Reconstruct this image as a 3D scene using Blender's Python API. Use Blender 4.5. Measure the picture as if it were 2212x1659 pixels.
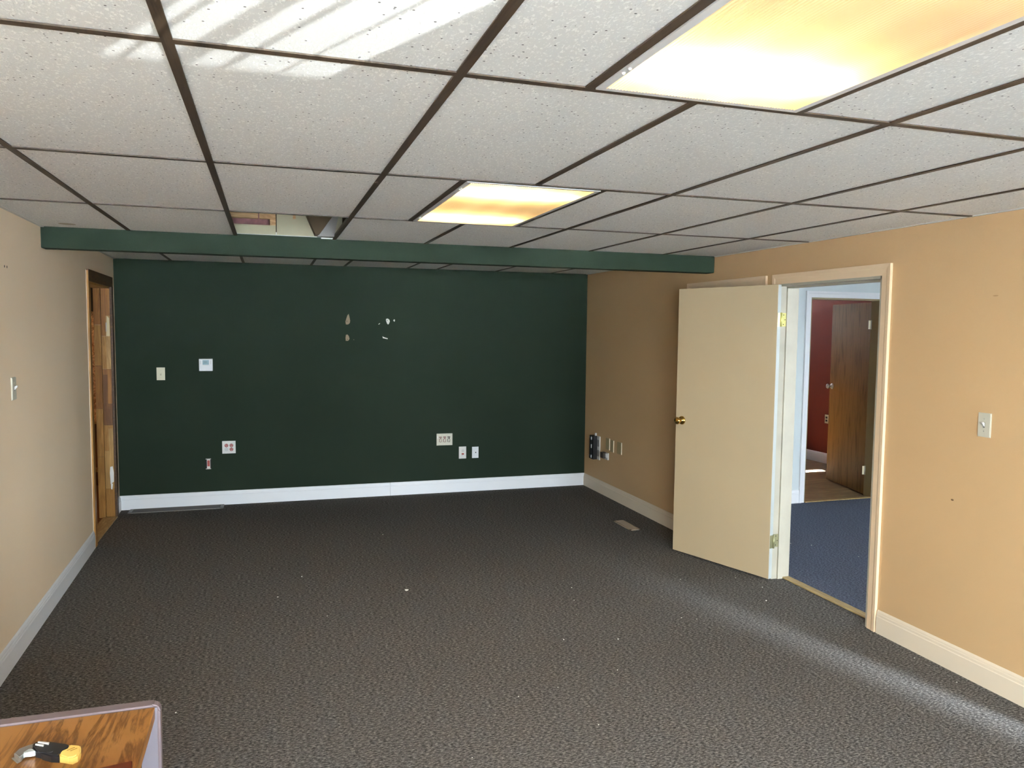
import bpy, bmesh, math, random
from mathutils import Vector, Matrix
random.seed(7)
for o in list(bpy.data.objects): bpy.data.objects.remove(o, do_unlink=True)
C = bpy.context.scene.collection
SC = bpy.context.scene

# ------------------------------------------------------------------ camera
CAM_H = 1.7171
yaw, pitch, roll = 0.31177, -0.07211, 0.01008
F = Vector((math.sin(yaw)*math.cos(pitch), math.cos(yaw)*math.cos(pitch), math.sin(pitch)))
R = Vector((math.cos(yaw), -math.sin(yaw), 0)); U = R.cross(F)
R2 = math.cos(roll)*R + math.sin(roll)*U; U2 = -math.sin(roll)*R + math.cos(roll)*U
cam = bpy.data.objects.new('camera', bpy.data.cameras.new('camera')); C.objects.link(cam)
cam.matrix_world = Matrix(((R2.x, U2.x, -F.x, 0), (R2.y, U2.y, -F.y, 0), (R2.z, U2.z, -F.z, CAM_H), (0, 0, 0, 1)))
cam.data.sensor_fit = 'HORIZONTAL'; cam.data.sensor_width = 36.0; cam.data.lens = 26.652
cam.data.clip_start = 0.02; cam.data.clip_end = 300
SC.camera = cam

# ------------------------------------------------------------------ light and exposure
SC.view_settings.view_transform = 'Standard'; SC.view_settings.look = 'None'
SC.view_settings.gamma = 1.0; SC.view_settings.use_curve_mapping = False
SC.view_settings.exposure = 0.82
SKY = 40.0
w = bpy.data.worlds.new('sky'); SC.world = w; w.use_nodes = True
bg = w.node_tree.nodes['Background']; bg.inputs[0].default_value = (0.80, 0.90, 1.0, 1); bg.inputs[1].default_value = SKY
sun = bpy.data.objects.new('sun', bpy.data.lights.new('sun', 'SUN')); C.objects.link(sun)
sun.data.energy = 880; sun.data.angle = 0.0093; sun.data.color = (0.98, 0.98, 1.0)
sun.rotation_euler = Vector((-0.12, -math.cos(math.radians(41)), -math.sin(math.radians(41)))).to_track_quat('-Z', 'Y').to_euler()
# spot put outdoors to stand in for a sun glint, thrown up through the blind onto the ceiling
GL = Vector((3.11, -4.33, 0.70))
gl = bpy.data.objects.new('sun_glint', bpy.data.lights.new('sun_glint', 'SPOT')); C.objects.link(gl)
gl.location = GL; gl.data.energy = 3300; gl.data.color = (0.93, 0.97, 1.0)
gl.data.spot_size = math.radians(18); gl.data.spot_blend = 0.12; gl.data.shadow_soft_size = 0.006
gl.rotation_euler = (Vector((-0.12, 1.35, 2.293)) - GL).to_track_quat('-Z', 'Y').to_euler()
# softer spot added for the carpet streak, through the hall entrance and unseen doorway
G2 = Vector((4.95, -5.0, 2.45))
g2 = bpy.data.objects.new('vehicle_glint', bpy.data.lights.new('vehicle_glint', 'SPOT')); C.objects.link(g2)
g2.location = G2; g2.data.energy = 10500; g2.data.color = (0.70, 0.85, 1.0)
g2.data.spot_size = math.radians(10); g2.data.spot_blend = 1.0; g2.data.shadow_soft_size = 0.42
g2.rotation_euler = (Vector((3.0, 2.6, 0)) - G2).to_track_quat('-Z', 'Y').to_euler()
def portal(loc, d, sx, sy):
    o = bpy.data.objects.new('window_portal', bpy.data.lights.new('window_portal', 'AREA')); C.objects.link(o)
    o.data.shape = 'RECTANGLE'; o.data.size = sx; o.data.size_y = sy; o.location = loc
    o.rotation_euler = Vector(d).to_track_quat('-Z', 'Z').to_euler(); o.data.cycles.is_portal = True

# ------------------------------------------------------------------ helpers
def box(bm, x0, x1, y0, y1, z0, z1):
    if x0 > x1: x0, x1 = x1, x0
    if y0 > y1: y0, y1 = y1, y0
    if z0 > z1: z0, z1 = z1, z0
    v = [bm.verts.new(p) for p in ((x0,y0,z0),(x1,y0,z0),(x1,y1,z0),(x0,y1,z0),(x0,y0,z1),(x1,y0,z1),(x1,y1,z1),(x0,y1,z1))]
    for f in ((0,3,2,1),(4,5,6,7),(0,1,5,4),(1,2,6,5),(2,3,7,6),(3,0,4,7)): bm.faces.new([v[i] for i in f])
    return v
def nbox(*a, bev=0, seg=1):
    bm = bmesh.new(); box(bm, *a)
    if bev: bmesh.ops.bevel(bm, geom=bm.edges[:], offset=bev, segments=seg, affect='EDGES', profile=0.5)
    return bm
def prism(bm, pts, axis, a, b):
    """extrude a 2-D outline along axis (0,1,2) between a and b"""
    def mk(p, t):
        q = [p[0], p[1]]; q.insert(axis, t); return bm.verts.new(q)
    A = [mk(p, a) for p in pts]; B = [mk(p, b) for p in pts]
    bm.faces.new(A); bm.faces.new(B[::-1]); n = len(pts)
    for i in range(n): bm.faces.new((A[i], B[i], B[(i+1) % n], A[(i+1) % n]))
def lathe(bm, prof, M=None, seg=20):
    """profile (r, h) revolved about local Z"""
    M = M or Matrix(); rings = []
    for r, h in prof:
        if r < 1e-6: rings.append([bm.verts.new(M @ Vector((0, 0, h)))])
        else: rings.append([bm.verts.new(M @ Vector((r*math.cos(2*math.pi*i/seg), r*math.sin(2*math.pi*i/seg), h))) for i in range(seg)])
    for a, b in zip(rings, rings[1:]):
        for i in range(seg):
            j = (i+1) % seg
            if len(a) == 1 and len(b) == 1: continue
            if len(a) == 1: bm.faces.new((a[0], b[j], b[i]))
            elif len(b) == 1: bm.faces.new((a[i], a[j], b[0]))
            else: bm.faces.new((a[i], a[j], b[j], b[i]))
def obj(name, bm, m, parent=None, smooth=False, loc=None, rz=None):
    bmesh.ops.recalc_face_normals(bm, faces=bm.faces)
    me = bpy.data.meshes.new(name); bm.to_mesh(me); bm.free()
    if smooth:
        me.polygons.foreach_set('use_smooth', [True]*len(me.polygons))
    me.materials.append(m)
    o = bpy.data.objects.new(name, me); C.objects.link(o)
    if parent: o.parent = parent
    if loc is not None: o.location = loc
    if rz is not None: o.rotation_euler = (0, 0, rz)
    return o
def tag(o, label, cat, group=None, kind=None):
    o['label'] = label; o['category'] = cat
    if group: o['group'] = group
    if kind: o['kind'] = kind
    return o
def thing(name, label, cat, loc=(0,0,0), rz=0, group=None, kind=None):
    o = bpy.data.objects.new(name, None); C.objects.link(o); o.empty_display_size = 0.05
    o.location = loc; o.rotation_euler = (0, 0, rz)
    return tag(o, label, cat, group, kind)
def copyo(o, parent):
    c = o.copy(); C.objects.link(c); c.parent = parent; return c

# ------------------------------------------------------------------ materials
def M_(name):
    m = bpy.data.materials.new(name); m.use_nodes = True
    return m, m.node_tree, m.node_tree.nodes['Principled BSDF']
def N(t, typ, **kw):
    n = t.nodes.new(typ)
    for k, v in kw.items(): setattr(n, k, v)
    return n
def lk(t, a, b): t.links.new(a, b)
def s2l(c):
    return tuple(((x/255)/12.92 if x/255 <= .04045 else ((x/255+.055)/1.055)**2.4) for x in c)
def plain(name, rgb, rough=.6, metal=0, bump=0, scale=200, var=0.0, vscale=3.0, coords='Object', spec=.5):
    m, t, b = M_(name); b.inputs['Base Color'].default_value = (*rgb, 1); b.inputs['Roughness'].default_value = rough
    b.inputs['Metallic'].default_value = metal; b.inputs['Specular IOR Level'].default_value = spec
    if bump or var:
        tc = N(t, 'ShaderNodeTexCoord')
    if bump:
        n = N(t, 'ShaderNodeTexNoise'); n.inputs['Scale'].default_value = scale; n.inputs['Detail'].default_value = 3
        lk(t, tc.outputs[coords], n.inputs['Vector'])
        bp = N(t, 'ShaderNodeBump'); bp.inputs['Strength'].default_value = bump; bp.inputs['Distance'].default_value = .002
        lk(t, n.outputs['Fac'], bp.inputs['Height']); lk(t, bp.outputs['Normal'], b.inputs['Normal'])
    if var:
        n2 = N(t, 'ShaderNodeTexNoise'); n2.inputs['Scale'].default_value = vscale; n2.inputs['Detail'].default_value = 4
        lk(t, tc.outputs[coords], n2.inputs['Vector'])
        r = N(t, 'ShaderNodeValToRGB'); r.color_ramp.elements[0].position = .3; r.color_ramp.elements[1].position = .7
        r.color_ramp.elements[0].color = (*[c*(1-var) for c in rgb], 1); r.color_ramp.elements[1].color = (*[min(1, c*(1+var)) for c in rgb], 1)
        lk(t, n2.outputs['Fac'], r.inputs['Fac']); lk(t, r.outputs['Color'], b.inputs['Base Color'])
    return m
def wood(name, dark, light, axis='X', rough=.4, scale=1.0, ring=10.0, stretch=12.0, gloss=.4):
    """streaked grain running along the given object axis"""
    m, t, b = M_(name); tc = N(t, 'ShaderNodeTexCoord'); mp = N(t, 'ShaderNodeMapping')
    sc = {'X': (1, stretch, stretch), 'Y': (stretch, 1, stretch), 'Z': (stretch, stretch, 1)}[axis]
    mp.inputs['Scale'].default_value = [s*scale for s in sc]; lk(t, tc.outputs['Object'], mp.inputs['Vector'])
    n = N(t, 'ShaderNodeTexNoise'); n.inputs['Scale'].default_value = 1.6; n.inputs['Detail'].default_value = 8; n.inputs['Roughness'].default_value = .62
    n.inputs['Distortion'].default_value = .6
    lk(t, mp.outputs['Vector'], n.inputs['Vector'])
    mu = N(t, 'ShaderNodeMath', operation='MULTIPLY'); mu.inputs[1].default_value = ring; lk(t, n.outputs['Fac'], mu.inputs[0])
    pp = N(t, 'ShaderNodeMath', operation='PINGPONG'); pp.inputs[1].default_value = 1.0; lk(t, mu.outputs[0], pp.inputs[0])
    r = N(t, 'ShaderNodeValToRGB'); r.color_ramp.elements[0].color = (*dark, 1); r.color_ramp.elements[1].color = (*light, 1)
    r.color_ramp.elements[0].position = .0; r.color_ramp.elements[1].position = .55
    lk(t, pp.outputs[0], r.inputs['Fac']); lk(t, r.outputs['Color'], b.inputs['Base Color'])
    b.inputs['Roughness'].default_value = rough; b.inputs['Specular IOR Level'].default_value = gloss
    return m
def carpet(name, a, bcol, c, rib=None):
    m, t, b = M_(name); tc = N(t, 'ShaderNodeTexCoord'); mp = N(t, 'ShaderNodeMapping')
    mp.inputs['Scale'].default_value = (1, 2.2, 1); lk(t, tc.outputs['Object'], mp.inputs['Vector'])
    n = N(t, 'ShaderNodeTexNoise'); n.inputs['Scale'].default_value = 60; n.inputs['Detail'].default_value = 6; n.inputs['Roughness'].default_value = .75
    lk(t, mp.outputs['Vector'], n.inputs['Vector'])
    r = N(t, 'ShaderNodeValToRGB'); e = r.color_ramp.elements
    e[0].position = .36; e[0].color = (*a, 1); e[1].position = .66; e[1].color = (*c, 1)
    k = e.new(.5); k.color = (*bcol, 1)
    lk(t, n.outputs['Fac'], r.inputs['Fac'])
    col = r.outputs['Color']
    bp = N(t, 'ShaderNodeBump'); bp.inputs['Strength'].default_value = .9; bp.inputs['Distance'].default_value = .006
    h = n.outputs['Fac']
    if rib:
        wv = N(t, 'ShaderNodeTexWave', wave_type='BANDS', bands_direction='X'); wv.inputs['Scale'].default_value = rib
        wv.inputs['Distortion'].default_value = .6; wv.inputs['Detail'].default_value = 1
        lk(t, tc.outputs['Object'], wv.inputs['Vector'])
        ad = N(t, 'ShaderNodeMath', operation='ADD'); lk(t, wv.outputs['Fac'], ad.inputs[0]); lk(t, n.outputs['Fac'], ad.inputs[1]); h = ad.outputs[0]
        mx = N(t, 'ShaderNodeMix', data_type='RGBA', blend_type='MULTIPLY'); mx.inputs['Factor'].default_value = .35
        lk(t, col, mx.inputs['A']); lk(t, wv.outputs['Color'], mx.inputs['B']); col = mx.outputs['Result']
    lk(t, col, b.inputs['Base Color'])
    lk(t, h, bp.inputs['Height']); lk(t, bp.outputs['Normal'], b.inputs['Normal'])
    b.inputs['Roughness'].default_value = .95; b.inputs['Specular IOR Level'].default_value = .0
    return m
def tile_mat():
    m, t, b = M_('acoustic_tile'); geo = N(t, 'ShaderNodeNewGeometry')
    base = s2l((239, 238, 233))
    # short raised squiggles, slightly lighter
    mp = N(t, 'ShaderNodeMapping'); mp.inputs['Scale'].default_value = (1.0, .55, 1); lk(t, geo.outputs['Position'], mp.inputs['Vector'])
    n1 = N(t, 'ShaderNodeTexNoise'); n1.inputs['Scale'].default_value = 160; n1.inputs['Detail'].default_value = 2; n1.inputs['Distortion'].default_value = .8
    lk(t, mp.outputs['Vector'], n1.inputs['Vector'])
    r1 = N(t, 'ShaderNodeValToRGB'); r1.color_ramp.elements[0].position = .54; r1.color_ramp.elements[1].position = .66
    r1.color_ramp.elements[0].color = (*[c*.88 for c in base], 1); r1.color_ramp.elements[1].color = (*[min(.96, c*1.10) for c in base], 1)
    lk(t, n1.outputs['Fac'], r1.inputs['Fac'])
    # scattered dark pits
    n2 = N(t, 'ShaderNodeTexVoronoi'); n2.inputs['Scale'].default_value = 62; n2.inputs['Randomness'].default_value = 1
    lk(t, geo.outputs['Position'], n2.inputs['Vector'])
    lt = N(t, 'ShaderNodeMath', operation='LESS_THAN'); lt.inputs[1].default_value = .17; lk(t, n2.outputs['Distance'], lt.inputs[0])
    sx = N(t, 'ShaderNodeSeparateColor'); lk(t, n2.outputs['Color'], sx.inputs['Color'])
    gt = N(t, 'ShaderNodeMath', operation='LESS_THAN'); gt.inputs[1].default_value = .24; lk(t, sx.outputs[0], gt.inputs[0])
    ml = N(t, 'ShaderNodeMath', operation='MULTIPLY'); lk(t, lt.outputs[0], ml.inputs[0]); lk(t, gt.outputs[0], ml.inputs[1])
    mx = N(t, 'ShaderNodeMix', data_type='RGBA'); lk(t, ml.outputs[0], mx.inputs['Factor']); lk(t, r1.outputs['Color'], mx.inputs['A'])
    mx.inputs['B'].default_value = (.17, .16, .15, 1)
    oi = N(t, 'ShaderNodeObjectInfo'); hv = N(t, 'ShaderNodeMapRange'); hv.inputs['To Min'].default_value = .95; hv.inputs['To Max'].default_value = 1.03
    lk(t, oi.outputs['Random'], hv.inputs['Value'])
    hs = N(t, 'ShaderNodeHueSaturation'); lk(t, hv.outputs[0], hs.inputs['Value']); lk(t, mx.outputs['Result'], hs.inputs['Color'])
    lk(t, hs.outputs['Color'], b.inputs['Base Color'])
    bp = N(t, 'ShaderNodeBump'); bp.inputs['Strength'].default_value = .5; bp.inputs['Distance'].default_value = .002
    lk(t, n1.outputs['Fac'], bp.inputs['Height']); lk(t, bp.outputs['Normal'], b.inputs['Normal'])
    b.inputs['Roughness'].default_value = .9; b.inputs['Specular IOR Level'].default_value = .2
    return m
def emit(name, rgb, s):
    m = bpy.data.materials.new(name); m.use_nodes = True; t = m.node_tree; t.nodes.clear()
    e = N(t, 'ShaderNodeEmission'); e.inputs[0].default_value = (*rgb, 1); e.inputs[1].default_value = s
    o = N(t, 'ShaderNodeOutputMaterial'); lk(t, e.outputs[0], o.inputs[0]); return m
def lens_mat():
    m = bpy.data.materials.new('ribbed_acrylic'); m.use_nodes = True; t = m.node_tree; t.nodes.clear()
    tr = N(t, 'ShaderNodeBsdfTranslucent')
    tc = N(t, 'ShaderNodeTexCoord'); wv = N(t, 'ShaderNodeTexWave', wave_type='BANDS', bands_direction='X'); wv.inputs['Scale'].default_value = 36
    lk(t, tc.outputs['Object'], wv.inputs['Vector'])
    rr = N(t, 'ShaderNodeValToRGB'); rr.color_ramp.elements[0].color = (.88, .74, .52, 1); rr.color_ramp.elements[1].color = (.98, .89, .70, 1)  # shading of the ridges put into the tint as stripes
    rr.color_ramp.elements[0].position = .55; rr.color_ramp.elements[1].position = .9
    lk(t, wv.outputs['Fac'], rr.inputs['Fac']); lk(t, rr.outputs['Color'], tr.inputs[0])
    df = N(t, 'ShaderNodeBsdfDiffuse'); df.inputs[0].default_value = (.80, .76, .68, 1)
    mx = N(t, 'ShaderNodeMixShader'); mx.inputs[0].default_value = .25; lk(t, tr.outputs[0], mx.inputs[1]); lk(t, df.outputs[0], mx.inputs[2])
    gl = N(t, 'ShaderNodeBsdfGlossy'); gl.inputs['Roughness'].default_value = .2
    m2 = N(t, 'ShaderNodeMixShader'); m2.inputs[0].default_value = .04; lk(t, mx.outputs[0], m2.inputs[1]); lk(t, gl.outputs[0], m2.inputs[2])
    o = N(t, 'ShaderNodeOutputMaterial'); lk(t, m2.outputs[0], o.inputs[0]); return m
def pane_mat():
    m = bpy.data.materials.new('window_glass'); m.use_nodes = True; t = m.node_tree; t.nodes.clear()
    tr = N(t, 'ShaderNodeBsdfTransparent'); tr.inputs[0].default_value = (.95, .97, .97, 1)
    gl = N(t, 'ShaderNodeBsdfGlossy'); gl.inputs['Roughness'].default_value = .02
    mx = N(t, 'ShaderNodeMixShader'); mx.inputs[0].default_value = .06; lk(t, tr.outputs[0], mx.inputs[1]); lk(t, gl.outputs[0], mx.inputs[2])
    o = N(t, 'ShaderNodeOutputMaterial'); lk(t, mx.outputs[0], o.inputs[0]); return m
def chip_wall():
    m, t, b = M_('flaked_gold_board'); tc = N(t, 'ShaderNodeTexCoord')
    v = N(t, 'ShaderNodeTexNoise'); v.inputs['Scale'].default_value = 22; v.inputs['Detail'].default_value = 6; v.inputs['Distortion'].default_value = 1.6
    lk(t, tc.outputs['Object'], v.inputs['Vector'])
    r = N(t, 'ShaderNodeValToRGB'); e = r.color_ramp.elements; e[0].position = .38; e[0].color = (.20, .09, .03, 1); e[1].position = .62; e[1].color = (.80, .55, .30, 1)
    lk(t, v.outputs['Fac'], r.inputs['Fac']); lk(t, r.outputs['Color'], b.inputs['Base Color']); b.inputs['Roughness'].default_value = .55
    return m

PEACH = plain('peach_wall_paint', (.50, .322, .158), .62, bump=.25, scale=260, var=.02, vscale=1.3)
LEFTP = plain('lit_peach_wall_paint', (.81, .64, .45), .62, bump=.25, scale=260, var=.02, vscale=1.3)  # right wall's peach again, with brighter light put into the colour
GREEN = plain('dark_green_wall_paint', (.0172, .0272, .0165), .8, bump=.2, scale=240, var=.04, vscale=1.5, spec=.12)
GREENB = plain('green_beam_paint', (.0135, .0235, .013), .75, bump=.25, scale=120, var=.10, vscale=5, spec=.15)
HALLP = plain('pale_blue_hall_paint', (.56, .61, .61), .6, bump=.2, scale=240)
REDP = plain('oxblood_wall_paint', (.095, .022, .015), .7, spec=.08, bump=.15, scale=240)
WHITE = plain('white_trim_paint', (.76, .76, .77), .42)
CREAM = plain('cream_trim_paint', (.66, .55, .41), .42)
JAMB = plain('worn_cream_jamb_paint', (.38, .345, .27), .45, var=.06, vscale=9)
DOORP = plain('beige_door_paint', (.46, .355, .215), .48, bump=.06, scale=90, var=.015, vscale=2)
DOOREDGE = plain('door_edge_primer', (.42, .435, .41), .5)
CASE = plain('beige_casing_paint', (.76, .56, .36), .45)
TILE = tile_mat()
TEE = wood('dark_bronze_tee', (.022, .013, .007), (.055, .034, .019), 'Y', .5, 4, 3, 20)
LEDGE = plain('light_wall_angle', (.62, .60, .56), .5)
CARPET = carpet('charcoal_loop_carpet', (.028, .0255, .0235), (.108, .0985, .090), (.34, .31, .28))
BLUEC = carpet('blue_ribbed_carpet', (.05, .058, .085), (.14, .155, .21), (.30, .33, .42), rib=26)
VINYL = wood('wood_look_vinyl', (.16, .10, .045), (.36, .25, .12), 'X', .35, 1.2, 4, 9)
STRIP = wood('tan_threshold_wood', (.30, .20, .08), (.46, .33, .15), 'Y', .5, 3, 4, 10)
OAK = wood('honey_oak_laminate', (.13, .048, .010), (.30, .132, .034), 'Y', .38, 1.5, 9, 9.0)
MAUVE = plain('mauve_grey_plastic', (.165, .122, .125), .38)
MAUVEP = plain('mauve_grey_panel', (.17, .148, .165), .45)
BLACK = plain('black_rubber', (.012, .011, .012), .45)
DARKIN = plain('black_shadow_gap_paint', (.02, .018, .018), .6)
BOXRED = wood('dark_cherry_lid', (.045, .006, .002), (.085, .014, .004), 'X', .3, 2, 5, 10)
STEEL = plain('brushed_steel', (.42, .40, .36), .35, .8)
BLADE = plain('pale_blade_steel', (.70, .76, .74), .3, .5)
YEL = plain('yellow_plastic', (.74, .49, .12), .45)
WPL = plain('white_plastic', (.58, .55, .51), .35)
WPL2 = plain('bright_white_plastic', (.62, .62, .62), .35)
IVORY = plain('ivory_plastic', (.60, .55, .38), .38)
IVORYW = plain('ivory_grey_plastic', (.50, .47, .37), .38)
TANPL = plain('tan_painted_plate', (.34, .27, .14), .5)
TANED = plain('cream_plate_edge', (.75, .64, .46), .45)
REDR = plain('red_receptacle', (.30, .035, .02), .4)
HOLE = plain('dark_hole', (.006, .005, .005), .8)
BRASS = plain('polished_brass', (.58, .36, .09), .16, 1.0)
BRASSY = plain('yellow_brass_plate', (.72, .66, .25), .35, .6)
BRASSD = plain('dull_brass_plate', (.33, .31, .17), .45, .6)
LCD = plain('teal_lcd', (.09, .20, .23), .3)
GREYPR = plain('grey_print', (.45, .43, .42), .5)
REGT = plain('tan_register_enamel', (.33, .25, .18), .5)
GRILF = plain('taupe_grille_enamel', (.14, .118, .10), .45)
GRILD = plain('brown_grille_slats', (.05, .036, .026), .5)
LIGHTF = plain('white_enamel_frame', (.72, .72, .72), .3)
HOUS = plain('white_lamp_housing', (.40, .37, .32), .5)
LENS = lens_mat(); GLASS = pane_mat()
TUBE = emit('warm_tube', (1.0, .73, .38), 52)
PLY = plain('cream_drywall', (.42, .38, .25), .8, var=.04, vscale=4)
INSUL = plain('pink_insulation', (.22, .095, .095), .9, bump=1.0, scale=60, var=.35, vscale=18)
JOIST = wood('raw_joist_wood', (.36, .20, .08), (.55, .36, .18), 'X', .7, 3, 4, 8)
DUCT = plain('grey_duct_board', (.30, .28, .25), .6, var=.1, vscale=6)
PLEN = plain('plenum_board_and_shadow', (.07, .045, .022), .9)
TANCHIP = plain('torn_tan_paper', (.30, .22, .14), .8)
WHITECHIP = plain('bare_white_plaster', (.78, .76, .70), .8)
BROWND = wood('brown_flush_door_veneer', (.085, .043, .010), (.145, .078, .018), 'Z', .6, 1.6, 3, 9, .06)
OLIVEJ = plain('olive_brown_jamb', (.16, .12, .05), .45)
DKWOOD = wood('dark_stained_casing', (.055, .024, .007), (.11, .05, .014), 'Y', .5, 2, 4, 10)
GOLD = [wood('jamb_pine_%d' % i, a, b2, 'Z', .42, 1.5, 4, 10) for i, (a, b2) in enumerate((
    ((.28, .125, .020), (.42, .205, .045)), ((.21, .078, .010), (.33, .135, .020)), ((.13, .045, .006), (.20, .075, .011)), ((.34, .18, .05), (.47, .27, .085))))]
CHIPW = chip_wall()
GRASS = plain('outside_ground', (.55, .57, .60), .95, var=.15, vscale=.5)
VANE = plain('pale_blind_vane', (.70, .70, .66), .7)
EXT = plain('outer_sheathing', (.5, .5, .48), .9)
HALLC = plain('white_hall_ceiling', (.78, .80, .76), .9)
CRUMB = plain('white_debris', (.85, .82, .74), .8)

# ------------------------------------------------------------------ room dimensions (metres, camera stands at 0,0)
H, H2 = 2.2927, 2.3202
YB, YBACK = 5.173, -1.60
ZTOP = 2.62
SL, SR, SF, SB = -.0236, .0036, -.0111, .0064
LX = lambda y: -1.1474 + SL*y
RX = lambda y: 3.3024 + SR*y
FY = lambda x: 7.7202 + SF*x
BY = lambda x: YB + SB*x
AR = -math.pi/2 - math.atan(SR)     # frame of the right wall: local x towards camera, local y into wall
AL = math.pi/2 - math.atan(SL)      # frame of the left wall: local x away from camera, local y into wall
AF = math.atan(SF)                  # frame of the far wall

def wall(name, P0, P1, th, z0, z1, m, holes=(), label='', cat='wall', out=1):
    """slab from P0 to P1 (xy), thickness th to the left(+1)/right(-1) of travel, holes (a0,a1,z0,z1)"""
    P0, P1 = Vector(P0), Vector(P1); Lh = (P1-P0).length
    xs = sorted({0, Lh, *[v for h_ in holes for v in h_[:2]]}); zs = sorted({z0, z1, *[v for h_ in holes for v in h_[2:]]})
    bm = bmesh.new(); V = {}
    def vt(a, t, z):
        k = (round(a, 5), t, round(z, 5))
        if k not in V: V[k] = bm.verts.new((a, t*th*out, z))
        return V[k]
    def solid(i, j):
        if i < 0 or j < 0 or i >= len(xs)-1 or j >= len(zs)-1: return False
        a = (xs[i]+xs[i+1])/2; z = (zs[j]+zs[j+1])/2
        return not any(h_[0] < a < h_[1] and h_[2] < z < h_[3] for h_ in holes)
    for i in range(len(xs)-1):
        for j in range(len(zs)-1):
            if not solid(i, j): continue
            a, b, c, d = xs[i], xs[i+1], zs[j], zs[j+1]
            for t in (0, 1): bm.faces.new((vt(a, t, c), vt(b, t, c), vt(b, t, d), vt(a, t, d)))
            if not solid(i-1, j): bm.faces.new((vt(a, 0, c), vt(a, 1, c), vt(a, 1, d), vt(a, 0, d)))
            if not solid(i+1, j): bm.faces.new((vt(b, 0, c), vt(b, 1, c), vt(b, 1, d), vt(b, 0, d)))
            if not solid(i, j-1): bm.faces.new((vt(a, 0, c), vt(b, 0, c), vt(b, 1, c), vt(a, 1, c)))
            if not solid(i, j+1): bm.faces.new((vt(a, 0, d), vt(b, 0, d), vt(b, 1, d), vt(a, 1, d)))
    d = (P1-P0).normalized()
    o = obj(name, bm, m, loc=(P0.x, P0.y, 0), rz=math.atan2(d.y, d.x))
    return tag(o, label, cat, kind='structure')

# floor
bm = bmesh.new()
prism(bm, [(LX(YBACK), YBACK-.12), (RX(YBACK), YBACK-.12), (RX(8), FY(3.3)), (LX(8), FY(-1.3))], 2, -.08, 0)
box(bm, RX(3)-.01, RX(3)+.10, .2, 4.6, -.08, -.0002)
floor = tag(obj('floor', bm, CARPET), 'charcoal flecked loop carpet covering the whole main room floor', 'floor', kind='structure')
# ground outdoors
bm = nbox(-60, 60, -60, 60, -.30, -.20)
tag(obj('ground', bm, GRASS), 'dull open ground outside the building', 'ground', kind='structure')

DR0, DR1, DRT = 3.467, 4.378, 2.040      # doorway to the hall
CL0, CL1, CLT = 4.585, 5.500, 2.035      # closet behind the open door
NR0, NR1 = 0.72, 1.80                    # further doorway to the hall, just outside the picture
y0w = YBACK - .12
wall('wall_right', (RX(y0w), y0w), (RX(8), 8), .13, 0, ZTOP, PEACH,
     [((NR0-y0w), (NR1-y0w), 0, 2.04), ((DR0-y0w), (DR1-y0w), 0, DRT), ((CL0-y0w), (CL1-y0w), 0, CLT)],
     'peach painted wall on the right with the open doorway', out=-1)
LD0, LD1, LDT = 6.535, 7.490, 2.055      # doorway at the far end of the left wall
wl = wall('wall_left', (LX(y0w), y0w), (LX(8), 8), .122, 0, ZTOP, LEFTP,
     [((LD0-y0w), (LD1-y0w), 0, LDT), (2.60-y0w, 3.50-y0w, 0, 2.04)], 'peach wall along the left side, its brighter light put into the paint', out=1)
wf = wall('wall_far', (LX(7.73)-.1, FY(LX(7.73)-.1)), (RX(7.7)+.1, FY(RX(7.7)+.1)), .13, 0, ZTOP, GREEN, [], 'dark green accent wall at the far end', out=1)
W1 = (1.35, 2.15, 1.343, 2.06); W2 = (-1.0, 1.15, .60, 2.10); W3 = (2.35, 3.18, .60, 2.10)
wb0 = LX(YBACK)-.2
wall('wall_back', (wb0, YBACK), (RX(YBACK)+.2, YBACK), .12, 0, ZTOP, PEACH,
     [(W1[0]-wb0, W1[1]-wb0, W1[2], W1[3]), (W2[0]-wb0, W2[1]-wb0, W2[2], W2[3]), (W3[0]-wb0, W3[1]-wb0, W3[2], W3[3])], 'peach wall behind the viewer with two windows and an added third', out=-1)

def window(name, x0, x1, z0, z1, y, label, mull=1):
    w_ = thing(name, label, 'window', ((x0+x1)/2, y, z0), 0, None, 'structure'); cx = (x0+x1)/2; a = (x1-x0)/2; h_ = z1-z0
    bm = bmesh.new(); f = .035
    box(bm, -a, a, -.10, -.05, 0, f); box(bm, -a, a, -.10, -.05, h_-f*.2, h_); box(bm, -a, -a+f, -.10, -.05, 0, h_); box(bm, a-f, a, -.10, -.05, 0, h_)
    obj('window_frame', bm, WHITE, w_)
    for i in range(1, mull): obj('mullion', nbox(-a+2*a*i/mull-.02, -a+2*a*i/mull+.02, -.10, -.05, f, h_-.01), WHITE, w_)
    obj('pane', nbox(-a+f*.5, a-f*.5, -.078, -.072, f*.5, h_), GLASS, w_)
    obj('window_sill', nbox(-a-.05, a+.05, -.03, .03, -.025, 0), WHITE, w_)
    portal((cx, y-.12, (z0+z1)/2), (0, 1, 0), x1-x0, h_)
    return w_
wn1 = window('window_1', *W1, YBACK, 'narrow rear window with vertical blind vanes')
window('window_2', *W2, YBACK, 'wide bare rear window', 2)
window('added_window_3', *W3, YBACK, 'unseen rear window beside the right wall, added to light the left wall')  # opening added to brighten the left wall
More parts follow.
